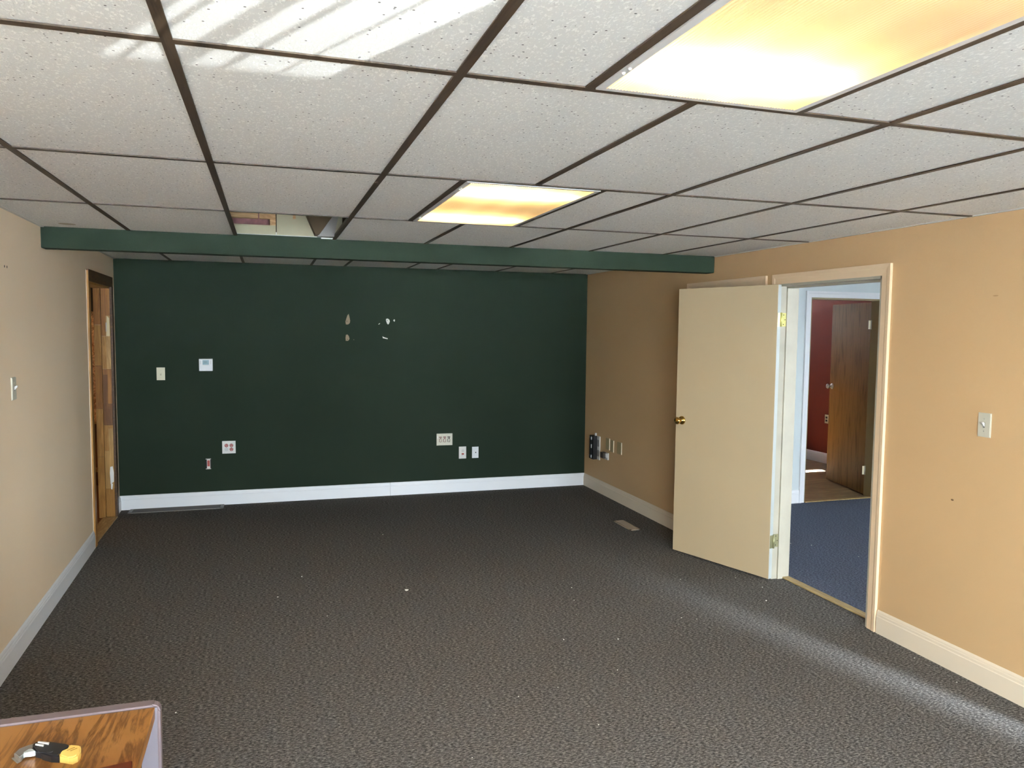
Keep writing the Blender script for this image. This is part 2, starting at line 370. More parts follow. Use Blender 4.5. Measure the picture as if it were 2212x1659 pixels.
# vertical blind: the gaps between the vanes make the bands of light on the ceiling
bl = thing('vertical_blind', 'pale vertical blind hanging in the narrow rear window', 'blind', (0, YBACK-.02, 0))
cx_ = [-.329, -.296, -.278, -.205, -.151, -.091, -.072, .033, .040, .143]; vx = [3.11+(c-3.11)*.4387 for c in cx_]
edges = list(zip([1.352]+vx[1::2], vx[0::2]+[2.148]))
for a, b in edges:
    n = max(1, round((b-a)/.083))
    for i in range(n):
        obj('vane', nbox(a+(b-a)*i/n, a+(b-a)*(i+1)/n, -.0015, .0015, 1.365, 2.055), VANE, bl)

# ------------------------------------------------------------------ ceiling: tiles lying in a dark tee grid
bm = nbox(LX(8)-.3, RX(8)+.3, y0w, 8, ZTOP, ZTOP+.04)
ceil = tag(obj('ceiling', bm, PLEN), 'suspended ceiling of white speckled tiles in a dark brown grid', 'ceiling', kind='structure')
S, GX, YA, T = .6096, -.1865, 1.7188, 1.1886
gx = lambda i: GX + i*S
rows = [YBACK, YA-2*T, YA-T, YA, YA+T, YA+2*T, YB+.0]
LIT = {2: (.7375, 1.336), 4: (.735, 1.333)}      # rows that hold a light fixture (index of the row start)
TW = .012
def tile(x0, x1, y0, y1, z, x0b=None, x1b=None):
    bm = bmesh.new()
    prism(bm, [(x0, y0), (x1, y0), (x1 if x1b is None else x1b, y1), (x0 if x0b is None else x0b, y1)], 2, z+.003, z+.018)
    return obj('ceiling_tile', bm, TILE, ceil)
def tee(x0, x1, y0, y1, z, name='grid_tee'):
    bm = bmesh.new(); box(bm, x0, x1, y0, y1, z-.0015, z+.002)
    cx, cy = (x0+x1)/2, (y0+y1)/2
    if x1-x0 < y1-y0: box(bm, cx-.001, cx+.001, y0, y1, z+.002, z+.03)
    else: box(bm, x0, x1, cy-.001, cy+.001, z+.002, z+.03)
    return obj(name, bm, TEE, ceil)
for r in range(len(rows)-1):
    y0, y1 = rows[r], rows[r+1]
    xs = [None] + [gx(i) for i in range(-1, 6)] + [None]
    if r in LIT:
        k = xs.index(gx(2)); a, b = LIT[r]; xs = xs[:k] + [a, b] + xs[k+1:]
    for x in xs[1:-1]: tee(x-TW, x+TW, y0+TW, y1-TW, H, 'main_tee')
    for i in range(len(xs)-1):
        a, b = xs[i], xs[i+1]
        if r in LIT and a == LIT[r][0]: continue                     # the light fixture sits here
        if r == 5 and a is not None and abs(a-gx(0)) < .01: continue  # the missing tile
        if a is None: tile(LX(y0), b-.004, y0+.004, y1-.004, H, x0b=LX(y1))
        elif b is None: tile(a+.004, RX(y0), y0+.004, y1-.004, H, x1b=RX(y1))
        else: tile(a+.004, b-.004, y0+.004, y1-.004, H)
    if r > 0: tee(LX(y0), RX(y0), y0-TW, y0+TW, H, 'cross_tee')
# strip behind the beam, laid a little higher
xs = [None, -.845, -.211, .411, .730, 1.350, 1.655, 2.285, 2.90, None]
ys = BY(1)+.10; ye = 7.78
for i in range(len(xs)-1):
    a, b = xs[i], xs[i+1]
    if a is None: tile(LX(ys), b-.004, ys, ye, H2, x0b=LX(ye))
    elif b is None: tile(a+.004, RX(ys), ys, ye, H2, x1b=RX(ye))
    else: tile(a+.004, b-.004, ys, ye, H2)
for x in xs[1:-1]: tee(x-TW, x+TW, ys, ye, H2, 'main_tee')
tee(LX(6.47), RX(6.47), 6.47-TW, 6.47+TW, H2, 'cross_tee')
# pale wall angles
def angle_bar(name, side, y0, y1, z):
    bm = bmesh.new()
    if side == 'L': prism(bm, [(LX(y0), y0), (LX(y0)+.018, y0), (LX(y1)+.018, y1), (LX(y1), y1)], 2, z-.0015, z+.003)
    else: prism(bm, [(RX(y0), y0), (RX(y0)-.018, y0), (RX(y1)-.018, y1), (RX(y1), y1)], 2, z-.0015, z+.003)
    return obj(name, bm, LEDGE, ceil)
angle_bar('wall_angle', 'L', YBACK, YB, H); angle_bar('wall_angle', 'R', YBACK, YB, H)
angle_bar('wall_angle', 'L', 5.3, 7.72, H2); angle_bar('wall_angle', 'R', 5.3, 7.68, H2)
bm = bmesh.new(); bmesh.ops.create_circle(bm, cap_ends=True, segments=20, radius=1, matrix=Matrix.Translation((-1.09, 4.985, H+.0018)) @ Matrix.Diagonal((.045, .045, 1, 1)))
st = obj('water_stain', bm, plain('faint_water_stain', (.48, .42, .32), .9), ceil)

# beam
bm = bmesh.new()
b0, b1 = LX(YB)-.02, RX(YB)+.02; zb = 2.1708
prism(bm, [(b0, BY(b0)), (b1, BY(b1)), (b1, BY(b1)+.115), (b0, BY(b0)+.115)], 2, zb, H+.012)
bmesh.ops.bevel(bm, geom=[e for e in bm.edges if all(v.co.z < zb+.01 for v in e.verts) and abs(e.verts[0].co.x-e.verts[1].co.x) > 1], offset=.004, segments=2, affect='EDGES')
beam = tag(obj('ceiling_beam', bm, GREENB), 'green painted beam dropping below the ceiling across the room', 'beam', kind='structure')

# framing seen through the missing tile
fr = thing('exposed_framing', 'bare drywall, joist wood and pink insulation above the missing ceiling tile', 'framing', (.12, BY(.1), H), AF, None, 'structure')
obj('drywall_board', nbox(-.36, -.062, .02, .035, .010, .078), PLY, fr)
obj('drywall_board', nbox(-.056, .36, .02, .035, .010, .34), PLY, fr)
obj('bottom_track', nbox(-.36, .36, .004, .03, .004, .016), STEEL, fr)
obj('insulation', nbox(-.40, -.10, .06, .12, .05, .21, bev=.02, seg=2), INSUL, fr)
obj('joist', nbox(-.45, -.17, .015, .055, .118, .21), JOIST, fr)
obj('joist', nbox(-.162, -.062, .012, .05, .118, .21), JOIST, fr)
obj('stud', nbox(-.098, -.062, .022, .06, .06, .118), JOIST, fr)
bm = bmesh.new(); prism(bm, [(.115, .17), (.18, .02), (.205, .02), (.31, .17)], 1, -.10, .012); obj('shadow_wedge', bm, PLEN, fr)  # dark solid put in for the wedge of shadow on the drywall
bm = bmesh.new(); prism(bm, [(.195, .012), (.30, .012), (.335, .17), (.26, .17)], 1, -.06, .008); obj('duct_flap', bm, DUCT, fr)
obj('nail_plate', nbox(.045, .062, .012, .02, .125, .17), JOIST, fr)

# ------------------------------------------------------------------ light fixtures
def fixture(label, x0, x1, y0, y1, grp):
    t = thing('fluorescent_light', label, 'ceiling light', ((x0+x1)/2, (y0+y1)/2, H-.001), 0, grp)
    a, b = (x1-x0)/2-TW-.002, (y1-y0)/2-TW-.002
    bm = bmesh.new(); f = .020
    for q in ((-a, a, -b, -b+f), (-a, a, b-f, b), (-a, -a+f, -b+f, b-f), (a-f, a, -b+f, b-f)): box(bm, *q, -.003, .006)
    obj('light_frame', bm, LIGHTF, t)
    bm = bmesh.new()
    for q in ((-a, a, -b, b, .085, .09), (-a, -a+.004, -b, b, .004, .085), (a-.004, a, -b, b, .004, .085), (-a, a, -b, -b+.004, .004, .085), (-a, a, b-.004, b, .004, .085)): box(bm, *q)
    obj('housing', bm, HOUS, t)
    # ribbed lens: fine ridges running along the fixture
    bm = bmesh.new(); la, lb = a-f+.003, b-f+.003; n = 130; prev = None
    for i in range(n+1):
        x = -la + 2*la*i/n; z = -.004 if i % 2 else -.0015
        cur = (bm.verts.new((x, -lb, z)), bm.verts.new((x, lb, z)))
        if prev: bm.faces.new((prev[0], cur[0], cur[1], prev[1]))
        prev = cur
    obj('diffuser', bm, LENS, t)
    for y in (-b+.20, b-.20):
        bm = bmesh.new(); lathe(bm, [(0, -.24), (.018, -.24), (.018, .24), (0, .24)], Matrix.Translation((0, y, .034)) @ Matrix.Rotation(math.pi/2, 4, 'Y'), 14)
        obj('lamp_tube', bm, TUBE, t, True)
    for y in (-b+.13, -b+.16, b-.16, b-.13):
        bm = bmesh.new(); bmesh.ops.create_uvsphere(bm, u_segments=10, v_segments=6, radius=.005, matrix=Matrix.Translation((-a+f*.5, y, -.003)))
        obj('latch_pin', bm, LIGHTF, t, True)
    return t
G = 'recessed ceiling lights'
fixture('large lit ribbed ceiling light at the top right, nearest the viewer', .7375, 1.336, YA-T, YA, G)
fixture('small lit ceiling light further back, just before the green beam', .735, 1.333, YA+T, YA+2*T, G)

# ------------------------------------------------------------------ baseboards
BPROF = [(0, 0), (.014, 0), (.014, .096), (.011, .100), (.011, .112), (.009, .116), (.008, .124), (.005, .130), (.002, .134), (0, .134)]
def bboard(parent, y0, y1, m, fx):
    """segment between along-positions y0,y1; fx(a, n) gives xy at n metres off the wall"""
    bm = bmesh.new(); A = [bm.verts.new((*fx(y0, n), z)) for n, z in BPROF]; B = [bm.verts.new((*fx(y1, n), z)) for n, z in BPROF]
    bm.faces.new(A); bm.faces.new(B[::-1]); k = len(BPROF)
    for i in range(k): bm.faces.new((A[i], B[i], B[(i+1) % k], A[(i+1) % k]))
    return obj('baseboard_length', bm, m, parent)
bf = thing('baseboard_far', 'white baseboard along the foot of the green wall', 'baseboard', kind='structure')
ff = lambda x, n: (x, FY(x)-n)
bboard(bf, LX(7.7)+.002, 1.178, WHITE, ff); bboard(bf, 1.181, RX(7.7)-.002, WHITE, ff)
bl_ = thing('baseboard_left', 'white moulded baseboard along the left wall', 'baseboard', kind='structure')
fl = lambda y, n: (LX(y)+n, y)
bboard(bl_, 3.575, 6.458, WHITE, fl); bboard(bl_, YBACK, 2.525, WHITE, fl); bboard(bl_, 7.575, FY(-1.3)-.014, WHITE, fl)
br = thing('baseboard_right', 'cream moulded baseboard along the right wall', 'baseboard', kind='structure')
frr = lambda y, n: (RX(y)-n, y)
bboard(br, 1.875, 3.392, CREAM, frr); bboard(br, 5.575, FY(3.3)-.014, CREAM, frr); bboard(br, YBACK, .875, CREAM, frr)

# ------------------------------------------------------------------ door casings
def casing_piece(bm, fx, a0, a1, z0, z1, n0=.0, n1=.016):
    P = [fx(a0, n0), fx(a1, n0), fx(a1, n1), fx(a0, n1)]
    A = [bm.verts.new((*p, z0)) for p in P]; B = [bm.verts.new((*p, z1)) for p in P]
    bm.faces.new(A); bm.faces.new(B[::-1])
    for i in range(4): bm.faces.new((A[i], B[i], B[(i+1) % 4], A[(i+1) % 4]))
def casing(name, label, fx, a0, a1, zt, m, w_=.066, w2=None):
    """mitred colonial casing with a raised outer bead, as three boards"""
    t = thing(name, label, 'door trim', kind='structure')
    prof = [(0, 0), (0, .009), (w_*.55, .012), (w_*.70, .016), (w_, .018), (w_, 0)]     # (distance from opening, proud)
    def sweep(nm, fn):
        bm = bmesh.new(); E = [[bm.verts.new(fn(s, d, n)) for d, n in prof] for s in (0, 1)]
        bm.faces.new(E[0]); bm.faces.new(E[1][::-1]); k = len(prof)
        for i in range(k): bm.faces.new((E[0][i], E[1][i], E[1][(i+1) % k], E[0][(i+1) % k]))
        return obj(nm, bm, m, t)
    sweep('casing_leg', lambda s, d, n: (*fx(a0-d, n), 0 if s == 0 else zt+d))
    sweep('casing_leg', lambda s, d, n: (*fx(a1+d, n), 0 if s == 0 else zt+d))
    sweep('casing_head', lambda s, d, n: (*fx(a0-d if s == 0 else a1+d, n), zt+d))
    return t
t1 = casing('trim_1', 'beige door casing around the open hall doorway', frr, DR0, DR1, DRT, CASE)
casing('trim_2', 'beige closet door casing mostly hidden behind the open door', frr, CL0, CL1, CLT+.005, CASE)
casing('trim_3', 'beige casing of the doorway nearest the viewer on the right', frr, NR0, NR1, 2.04, CASE)
# jamb lining of the hall doorway
def lining(t, y0, y1, zt, m, x_in=-.004, x_out=.142):
    obj('jamb', nbox(RX(y1)+x_in, RX(y1)+x_out, y1-.016, y1+.004, 0, zt), m, t)
    obj('jamb', nbox(RX(y0)+x_in, RX(y0)+x_out, y0-.004, y0+.016, 0, zt), m, t)
    obj('head_jamb', nbox(RX(y0)+x_in, RX(y0)+x_out, y0, y1, zt-.016, zt+.004), m, t)
lining(t1, DR0, DR1, DRT, JAMB)
obj('door_stop', nbox(RX(4.3)+.042, RX(4.3)+.082, DR1-.028, DR1-.015, 0, DRT-.016), JAMB, t1)
obj('door_stop', nbox(RX(4.3)+.042, RX(4.3)+.082, DR0+.015, DR0+.028, 0, DRT-.016), JAMB, t1)
obj('door_stop', nbox(RX(4.3)+.042, RX(4.3)+.082, DR0+.016, DR1-.016, DRT-.028, DRT-.015), JAMB, t1)
obj('latch_bore', nbox(RX(3.47)+.01, RX(3.47)+.03, DR0+.0155, DR0+.019, .97, 1.03), BRASSD, t1)
thr = tag(obj('trim_4', nbox(RX(3.9)+.085, RX(3.9)+.150, DR0+.002, DR1-.002, 0, .008, bev=.003), STRIP), 'tan wooden threshold strip in the hall doorway', 'threshold', kind='structure')
# closed closet door behind
cd = tag(obj('door_2', nbox(RX(5)+.004, RX(5)+.04, CL0+.004, CL1-.004, .01, CLT-.003), DOORP), 'closed beige closet door hidden behind the open door', 'door', kind='structure')

# ------------------------------------------------------------------ the open door
HX, HY = RX(4.37)-.020, 4.372
dvec = Vector((2.997-3.272, 5.156-4.333)).normalized()
dang = math.atan2(dvec.y, dvec.x)
d1 = thing('door_1', 'flat beige door standing wide open against the right wall', 'door', (3.2715, 4.335, 0), dang, None, 'structure')
DW, DT = .868, .035
# local x along the door to the free edge, local +y faces the room, door thickness goes to -y
obj('slab', nbox(0, DW, -DT, 0, .012, 2.036, bev=.0015), DOORP, d1)
obj('hinge_edge', nbox(-.0012, .0002, -DT+.001, -.001, .013, 2.035), DOOREDGE, d1)
def knob(par, x, z, m, s=1):
    for sy in (1, -1):
        Mx = Matrix.Translation((x, 0 if sy > 0 else -DT, z)) @ Matrix.Rotation(-math.pi/2*sy, 4, 'X')
        bm = bmesh.new(); lathe(bm, [(0, 0), (.033, 0), (.033, .004), (.028, .010), (.013, .014), (.011, .030), (.018, .036), (.026, .044), (.028, .053), (.024, .062), (.014, .067), (0, .068)], Mx, 24)
        k = obj('knob', bm, m, par, True)
    return k
knob(d1, DW-.062, 1.034, BRASS)
obj('latch_plate', nbox(DW-.0005, DW+.001, -DT+.006, -.006, 1.005, 1.063), BRASS, d1)
def hinge(par, z, m, i):
    bm = bmesh.new(); box(bm, -.003, -.0008, -DT+.003, -.002, z-.045, z+.045)
    hg = obj('hinge', bm, m, par)
    bm = bmesh.new(); lathe(bm, [(0, -.047), (.006, -.047), (.006, .047), (0, .047)], Matrix.Translation((-.006, -DT-.003, z)), 12); obj('hinge_pin', bm, m, hg, True)
    bm = bmesh.new()
    for dz in (-.032, 0, .032):
        lathe(bm, [(.0033, -.0005), (.0033, .0006), (0, .0008)], Matrix.Translation((-.003, -DT*.5+(.004 if dz else -.006), z+dz)) @ Matrix.Rotation(-math.pi/2, 4, 'Y'), 8)
    obj('screw', bm, BRASSD, hg)
hinge(d1, 1.800, BRASSY, 0); hinge(d1, .272, BRASSD, 2)
# jamb leaves of the hinges
for z, m in ((1.80, BRASSY), (.272, BRASSD)):
    hl = obj('hinge_leaf', nbox(RX(4.37)+.002, RX(4.37)+.044, DR1-.0185, DR1-.0155, z-.045, z+.045), m, t1)
    bm = bmesh.new()
    for dz, dx in ((-.032, .022), (0, .034), (.032, .022)):
        lathe(bm, [(.0035, 0), (.0035, .0008), (0, .001)], Matrix.Translation((RX(4.37)+dx, DR1-.0185, z+dz)) @ Matrix.Rotation(math.pi/2, 4, 'X'), 8)
    obj('screw', bm, HOLE, hl)

# ------------------------------------------------------------------ left doorway
def lcas(nm, a0, a1, z0, z1, m, n1=.018, parent=None):
    bm = bmesh.new(); casing_piece(bm, fl, a0, a1, z0, z1, 0, n1); return obj(nm, bm, m, parent)
t5 = thing('trim_5', 'stained wooden casing of the doorway beside the green wall', 'door trim', kind='structure')
lcas('casing_leg', LD0-.070, LD0+.004, 0, LDT+.075, GOLD[0], .016, t5)
lcas('casing_leg', LD1-.004, LD1+.072, 0, LDT+.004, DKWOOD, .018, t5)
lcas('casing_head', LD0-.060, LD1+.072, LDT-.004, LDT+.085, DKWOOD, .017, t5)
lcas('paint_edge', LD0-.0735, LD0-.0702, 0.134, LDT+.075, CREAM, .004, t5)
def ljamb(nm, n0, n1, y0, y1, z0, z1, m):
    return obj(nm, nbox(LX(7.45)+n0, LX(7.45)+n1, y0, y1, z0, z1), m, t5)
ljamb('near_jamb', -.122, .0, LD0-.004, LD0+.016, 0, LDT, GOLD[1])
ljamb('head_jamb', -.122, .0, LD0, LD1, LDT-.016, LDT+.004, GOLD[0])
# far jamb faces the viewer: two strips of finger-jointed pine
zs = [0, .55, .98, 1.36, 1.72, LDT-.016]; ms = [0, 0, 1, 0, 1]
for i in range(5): ljamb('jamb_board', -.126, -.072, LD1-.034, LD1+.004, zs[i]+.0006, zs[i+1]-.0006, GOLD[ms[i]])
zs = [0, .26, .60, .83, 1.02, 1.33, 1.62, LDT-.016]; ms = [0, 3, 0, 2, 1, 0, 1]
for i in range(7): ljamb('jamb_board', -.070, .0, LD1-.018, LD1+.004, zs[i]+.0006, zs[i+1]-.0006, GOLD[ms[i]])
for z0, z1, n0, n1, mi in ((.56, .80, -.036, .0, 3), (1.02, 1.28, -.066, -.032, 2), (1.33, 1.80, -.035, .0, 3)):
    ljamb('jamb_inlay', n0, n1, LD1-.0195, LD1-.017, z0, z1, GOLD[mi])
def patch(nm, pts, m):
    bm = bmesh.new(); prism(bm, [(LX(7.45)+a, z) for a, z in pts], 1, LD1-.0205, LD1-.019); return obj(nm, bm, m, t5)
patch('bare_filler', [(-.030, .30), (-.004, .32), (-.002, .40), (-.010, .46), (-.030, .455), (-.034, .40)], WHITECHIP)
patch('bare_filler', [(-.028, .255), (-.018, .25), (-.012, .30), (-.028, .31)], WHITECHIP)
patch('bare_filler', [(-.032, 1.62), (-.004, 1.62), (-.006, 1.78), (-.024, 1.80)], plain('pale_wood_filler', (.62, .50, .28), .6))
obj('latch_plate', nbox(LX(7.45)-.034, LX(7.45)-.028, LD1-.0205, LD1-.018, 1.66, 1.74), STEEL, t5)
tag(obj('trim_6', nbox(LX(7.0)-.105, LX(7.0)+.015, LD0+.018, LD1-.036, 0, .008, bev=.003), STRIP), 'tan wooden threshold strip in the left doorway', 'threshold', kind='structure')
# wood casing sliver of the nearer left doorway
t7 = thing('trim_7', 'wooden casing edge at the left border of the picture', 'door trim', kind='structure')
lcas('casing_leg', 3.496, 3.566, 0, 2.11, GOLD[0], .018, t7); lcas('casing_leg', 2.534, 2.604, 0, 2.11, GOLD[0], .018, t7); lcas('casing_head', 2.604, 3.496, 2.036, 2.11, GOLD[0], .018, t7)
tag(obj('door_4', nbox(LX(3)-.06, LX(3)-.02, 2.604, 3.496, .01, 2.034), GOLD[0]), 'closed wooden door on the left, out of the picture', 'door', kind='structure')

# side room behind the left doorway
SX0, SX1, SY0, SY1 = -4.0, LX(7)-.122, 5.6, 9.4
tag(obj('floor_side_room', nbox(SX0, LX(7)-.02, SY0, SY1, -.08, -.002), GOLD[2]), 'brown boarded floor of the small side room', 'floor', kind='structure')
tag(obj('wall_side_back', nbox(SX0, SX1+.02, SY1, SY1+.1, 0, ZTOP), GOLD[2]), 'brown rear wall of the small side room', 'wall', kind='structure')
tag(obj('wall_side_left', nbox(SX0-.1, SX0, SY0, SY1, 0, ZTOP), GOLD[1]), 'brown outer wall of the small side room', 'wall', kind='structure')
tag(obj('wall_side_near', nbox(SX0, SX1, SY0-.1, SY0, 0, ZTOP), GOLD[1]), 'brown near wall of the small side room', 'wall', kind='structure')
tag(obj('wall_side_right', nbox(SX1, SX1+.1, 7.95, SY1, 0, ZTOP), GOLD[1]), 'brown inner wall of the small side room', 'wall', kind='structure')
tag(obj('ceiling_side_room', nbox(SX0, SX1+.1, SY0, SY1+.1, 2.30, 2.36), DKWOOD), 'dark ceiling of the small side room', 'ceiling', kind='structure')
sc = thing('shelf_cabinet', 'tall brown shelf cabinet seen in a strip through the left doorway', 'cabinet', (-1.78, 8.98, 0))
obj('back_panel', nbox(-.6, .28, .10, .12, .70, 1.86), CHIPW, sc, loc=(0, 0, 0))
obj('shelf', nbox(-.6, .28, -.06, .14, .675, .70), GOLD[3], sc)
obj('shelf', nbox(-.6, .28, -.06, .14, .16, .19), GOLD[0], sc)
obj('lower_panel', nbox(-.6, .28, .06, .10, 0, .675), GOLD[2], sc)
obj('top_box', nbox(-.6, .28, -.02, .10, 1.86, 2.12), HOLE, sc)
pl = bpy.data.objects.new('side_room_bulb', bpy.data.lights.new('side_room_bulb', 'POINT')); C.objects.link(pl)
pl.location = (-2.9, 8.0, 2.15); pl.data.energy = 20; pl.data.color = (1, .62, .28); pl.data.shadow_soft_size = .05

# ------------------------------------------------------------------ hall beyond the right doorway
HX1, HYF, HY0 = 7.4, 6.29, -2.6
hx0 = RX(3)+.13
tag(obj('floor_hall', nbox(RX(3)+.10, HX1, HY0, HYF+.02, -.08, 0), BLUEC), 'blue ribbed carpet on the hall floor', 'floor', kind='structure')
tag(obj('ceiling_hall', nbox(hx0, HX1, HY0, HYF, 2.272, 2.33), HALLC), 'white hall ceiling seen as a sliver above the doorway', 'ceiling', kind='structure')
HD0, HD1, HDT = 5.134, 6.000, 2.062
wall('wall_hall_far', (hx0-.02, HYF), (HX1, HYF), .11, 0, ZTOP, HALLP, [(HD0-hx0+.02, HD1-hx0+.02, 0, HDT)], 'pale blue hall wall with the white cased doorway', out=1)
wall('wall_hall_right', (HX1, HY0), (HX1, HYF+.11), .12, 0, ZTOP, HALLP, [(5.2, 5.7, 1.1, 2.0)], 'pale hall wall with a side window', out=-1)
wall('wall_hall_near', (hx0-.02, HY0), (HX1, HY0), .12, 0, ZTOP, HALLP, [(.53, 1.38, .05, 2.05)], 'pale hall wall with the glazed entrance', out=-1)
portal((hx0-.02+.955, HY0-.1, 1.05), (0, 1, 0), .85, 2.0)
portal((HX1+.1, HY0+5.45, 1.55), (-1, 0, 0), .5, .9)
# the backs of the hall side of the main wall are the wall slab itself
fh = lambda x, n: (x, HYF-n)
casing('trim_8', 'white moulded casing around the brown door across the hall', fh, HD0, HD1, HDT, WHITE, .062)
bh = thing('baseboard_hall', 'white baseboard stub left of the far hall doorway', 'baseboard', kind='structure')
bboard(bh, hx0, HD0-.063, WHITE, fh); bboard(bh, HD1+.063, HX1, WHITE, fh)
jt = thing('trim_9', 'olive brown jamb lining inside the far hall doorway', 'door trim', kind='structure')
obj('jamb', nbox(HD0-.004, HD0+.014, HYF-.002, HYF+.112, 0, HDT), OLIVEJ, jt)
obj('jamb', nbox(HD1-.016, HD1+.004, HYF-.002, HYF+.112, 0, HDT), OLIVEJ, jt)
obj('head_jamb', nbox(HD0, HD1, HYF-.002, HYF+.112, HDT-.016, HDT+.004), OLIVEJ, jt)
tag(obj('trim_10', nbox(HD0+.014, HD1-.016, HYF-.015, HYF+.03, 0, .007), STRIP), 'tan strip where the hall carpet meets the wood floor', 'threshold', kind='structure')
# brown door into the red room
bd_a = math.atan2(7.233-6.42, 6.23-6.02)
d3 = thing('door_3', 'dark brown flush door standing ajar into the red room', 'door', (5.985, HYF+.105, 0), bd_a, None, 'structure')
obj('slab', nbox(0, .85, -DT, 0, .012, 2.036, bev=.0015), BROWND, d3)
knob(d3, .79, 1.10, STEEL)
for z in (1.80, .27):
    bm = nbox(-.005, -.001, -DT, .030, z-.045, z+.045); hg = obj('hinge', bm, IVORY, d3)
    bm = bmesh.new(); lathe(bm, [(0, -.047), (.006, -.047), (.006, .047), (0, .047)], Matrix.Translation((-.006, .004, z)), 12); obj('hinge_pin', bm, STEEL, hg, True)
# red room
RX0, RX1, RY0, RY1 = 4.2, 6.98, HYF+.11, 9.9
tag(obj('floor_red_room', nbox(RX0, RX1, HYF+.02, RY1, -.08, 0), VINYL), 'wood look plank floor of the red room', 'floor', kind='structure')
tag(obj('ceiling_red_room', nbox(RX0, RX1, RY0, RY1, 2.30, 2.36), HALLC), 'ceiling of the red room', 'ceiling', kind='structure')
wall('wall_red_right', (RX1+.03, RY0), (RX1-.06, RY1), .12, 0, ZTOP, REDP, [], 'oxblood red wall seen past the brown door', out=-1)
tag(obj('wall_red_left', nbox(RX0-.1, RX0, RY0, RY1, 0, ZTOP), REDP), 'oxblood red wall on the left of the far room', 'wall', kind='structure')
wall('wall_red_far', (RX0-.1, RY1), (RX1+.3, RY1), .1, 0, ZTOP, REDP, [(1.2, 2.9, 1.86, 2.02)], 'oxblood red rear wall with a high slit window', out=1)
portal((RX0+1.95, RY1+.1, 1.94), (0, -1, 0), 1.7, .16)
br2 = thing('baseboard_red_room', 'white baseboard along the red wall', 'baseboard', kind='structure')
bboard(br2, RY0, RY1, WHITE, lambda y, n: (RX1+.03-.09*(y-RY0)/(RY1-RY0)-n, y))
oo = thing('wall_outlet', 'small ivory outlet low on the red wall by the brown door', 'outlet', (RX1-.022, 8.13, .585), -math.pi/2)
obj('plate', nbox(-.035, .035, -.006, 0, -.057, .057, bev=.002), IVORY, oo)
for dz in (-.02, .02): obj('receptacle', nbox(-.016, .016, -.008, -.005, dz-.013, dz+.013), HOLE, oo)
# outer skins so that daylight comes in by the windows only
tag(obj('roof', nbox(-4.3, 7.7, -2.9, 10.2, ZTOP+.04, ZTOP+.12), EXT), 'flat roof deck over the building', 'roof', kind='structure')

# ------------------------------------------------------------------ wall plates
def on_far(x, z): return (x, FY(x), z), AF
def on_right(y, z): return (RX(y), y, z), AR
def on_left(y, z): return (LX(y), y, z), AL
def plate(name, label, cat, place, w_, h_, m, th=.006, grp=None):
    loc, rz = place; t = thing(name, label, cat, loc, rz, grp)
    bm = nbox(-w_/2, w_/2, -th, 0, -h_/2, h_/2)
    bmesh.ops.bevel(bm, geom=[e for e in bm.edges if all(v.co.y < -th+.0001 for v in e.verts)], offset=.003, segments=2, affect='EDGES')
    obj('plate', bm, m, t); return t
def screws(t, th, m, zs=(.03, -.03), xs=(0,)):
    for x in xs:
        for z in zs:
            bm = bmesh.new(); lathe(bm, [(.0032, 0), (.0032, .001), (0, .0014)], Matrix.Translation((x, -th, z)) @ Matrix.Rotation(math.pi/2, 4, 'X'), 10)
            obj('screw', bm, m, t)
def toggle(t, th, m, up=1, slot=HOLE):
    obj('toggle_slot', nbox(-.005, .005, -th-.0008, -th+.001, -.012, .012), slot, t)
    bm = bmesh.new(); prism(bm, [(-th, -.010), (-th, .010), (-th-.014, .012*up+.004), (-th-.014, .012*up-.004)] if up > 0 else [(-th, .010), (-th, -.010), (-th-.014, -.016), (-th-.014, -.008)], 0, -.004, .004)
    obj('toggle', bm, m, t)
def face(t, x, z, th, m, r=.0165, slotm=HOLE):
    bm = bmesh.new(); lathe(bm, [(r, 0), (r, .002), (r-.001, .003), (0, .003)], Matrix.Translation((x, -th, z)) @ Matrix.Rotation(math.pi/2, 4, 'X'), 18)
    f = obj('receptacle', bm, m, t)
    bm = bmesh.new()
    for dx in (-.0065, .0065): box(bm, x+dx-.0012, x+dx+.0012, -th-.0036, -th-.0028, z-.001, z+.009)
    box(bm, x-.0022, x+.0022, -th-.0036, -th-.0028, z-.011, z-.006)
    obj('slot', bm, slotm, f)

p = plate('light_switch', 'ivory light switch on the green wall beside the thermostat', 'switch', on_far(-.9545, 1.269), .072, .118, IVORY); toggle(p, .006, IVORY); screws(p, .006, IVORYW)
p = plate('light_switch', 'ivory light switch on the peach wall right of the doorway', 'switch', on_right(2.780, 1.276), .070, .118, IVORYW); toggle(p, .006, WPL); screws(p, .006, STEEL)
p = plate('light_switch', 'light switch on the left wall at the picture edge', 'switch', on_left(4.498, 1.386), .074, .118, IVORYW); toggle(p, .006, WPL); screws(p, .006, IVORY)
# thermostat
th_ = thing('thermostat', 'white wall thermostat with a teal display on the green wall', 'thermostat', *on_far(-.5605, 1.3515)); th_['group'] = ''; del th_['group']
obj('body', nbox(-.061, .061, -.026, 0, -.058, .058, bev=.004, seg=2), WPL2, th_)
sc_ = obj('display', nbox(-.028, .028, -.0268, -.0255, .002, .046), LCD, th_)
bm = bmesh.new()
for i, x in enumerate((-.012, -.004, .006)): box(bm, x-.001, x+.003, -.0271, -.0265, .018, .034)
obj('digit', bm, plain('lcd_dark_digit', (.03, .07, .08), .4), sc_)
for x in (-.046, .043):
    for z in (.036, .024, .012): obj('button', nbox(x-.005, x+.005, -.028, -.0255, z-.004, z+.004), GREYPR, th_)
obj('cover_seam', nbox(-.030, .034, -.0265, -.0255, -.006, -.004), GREYPR, th_)
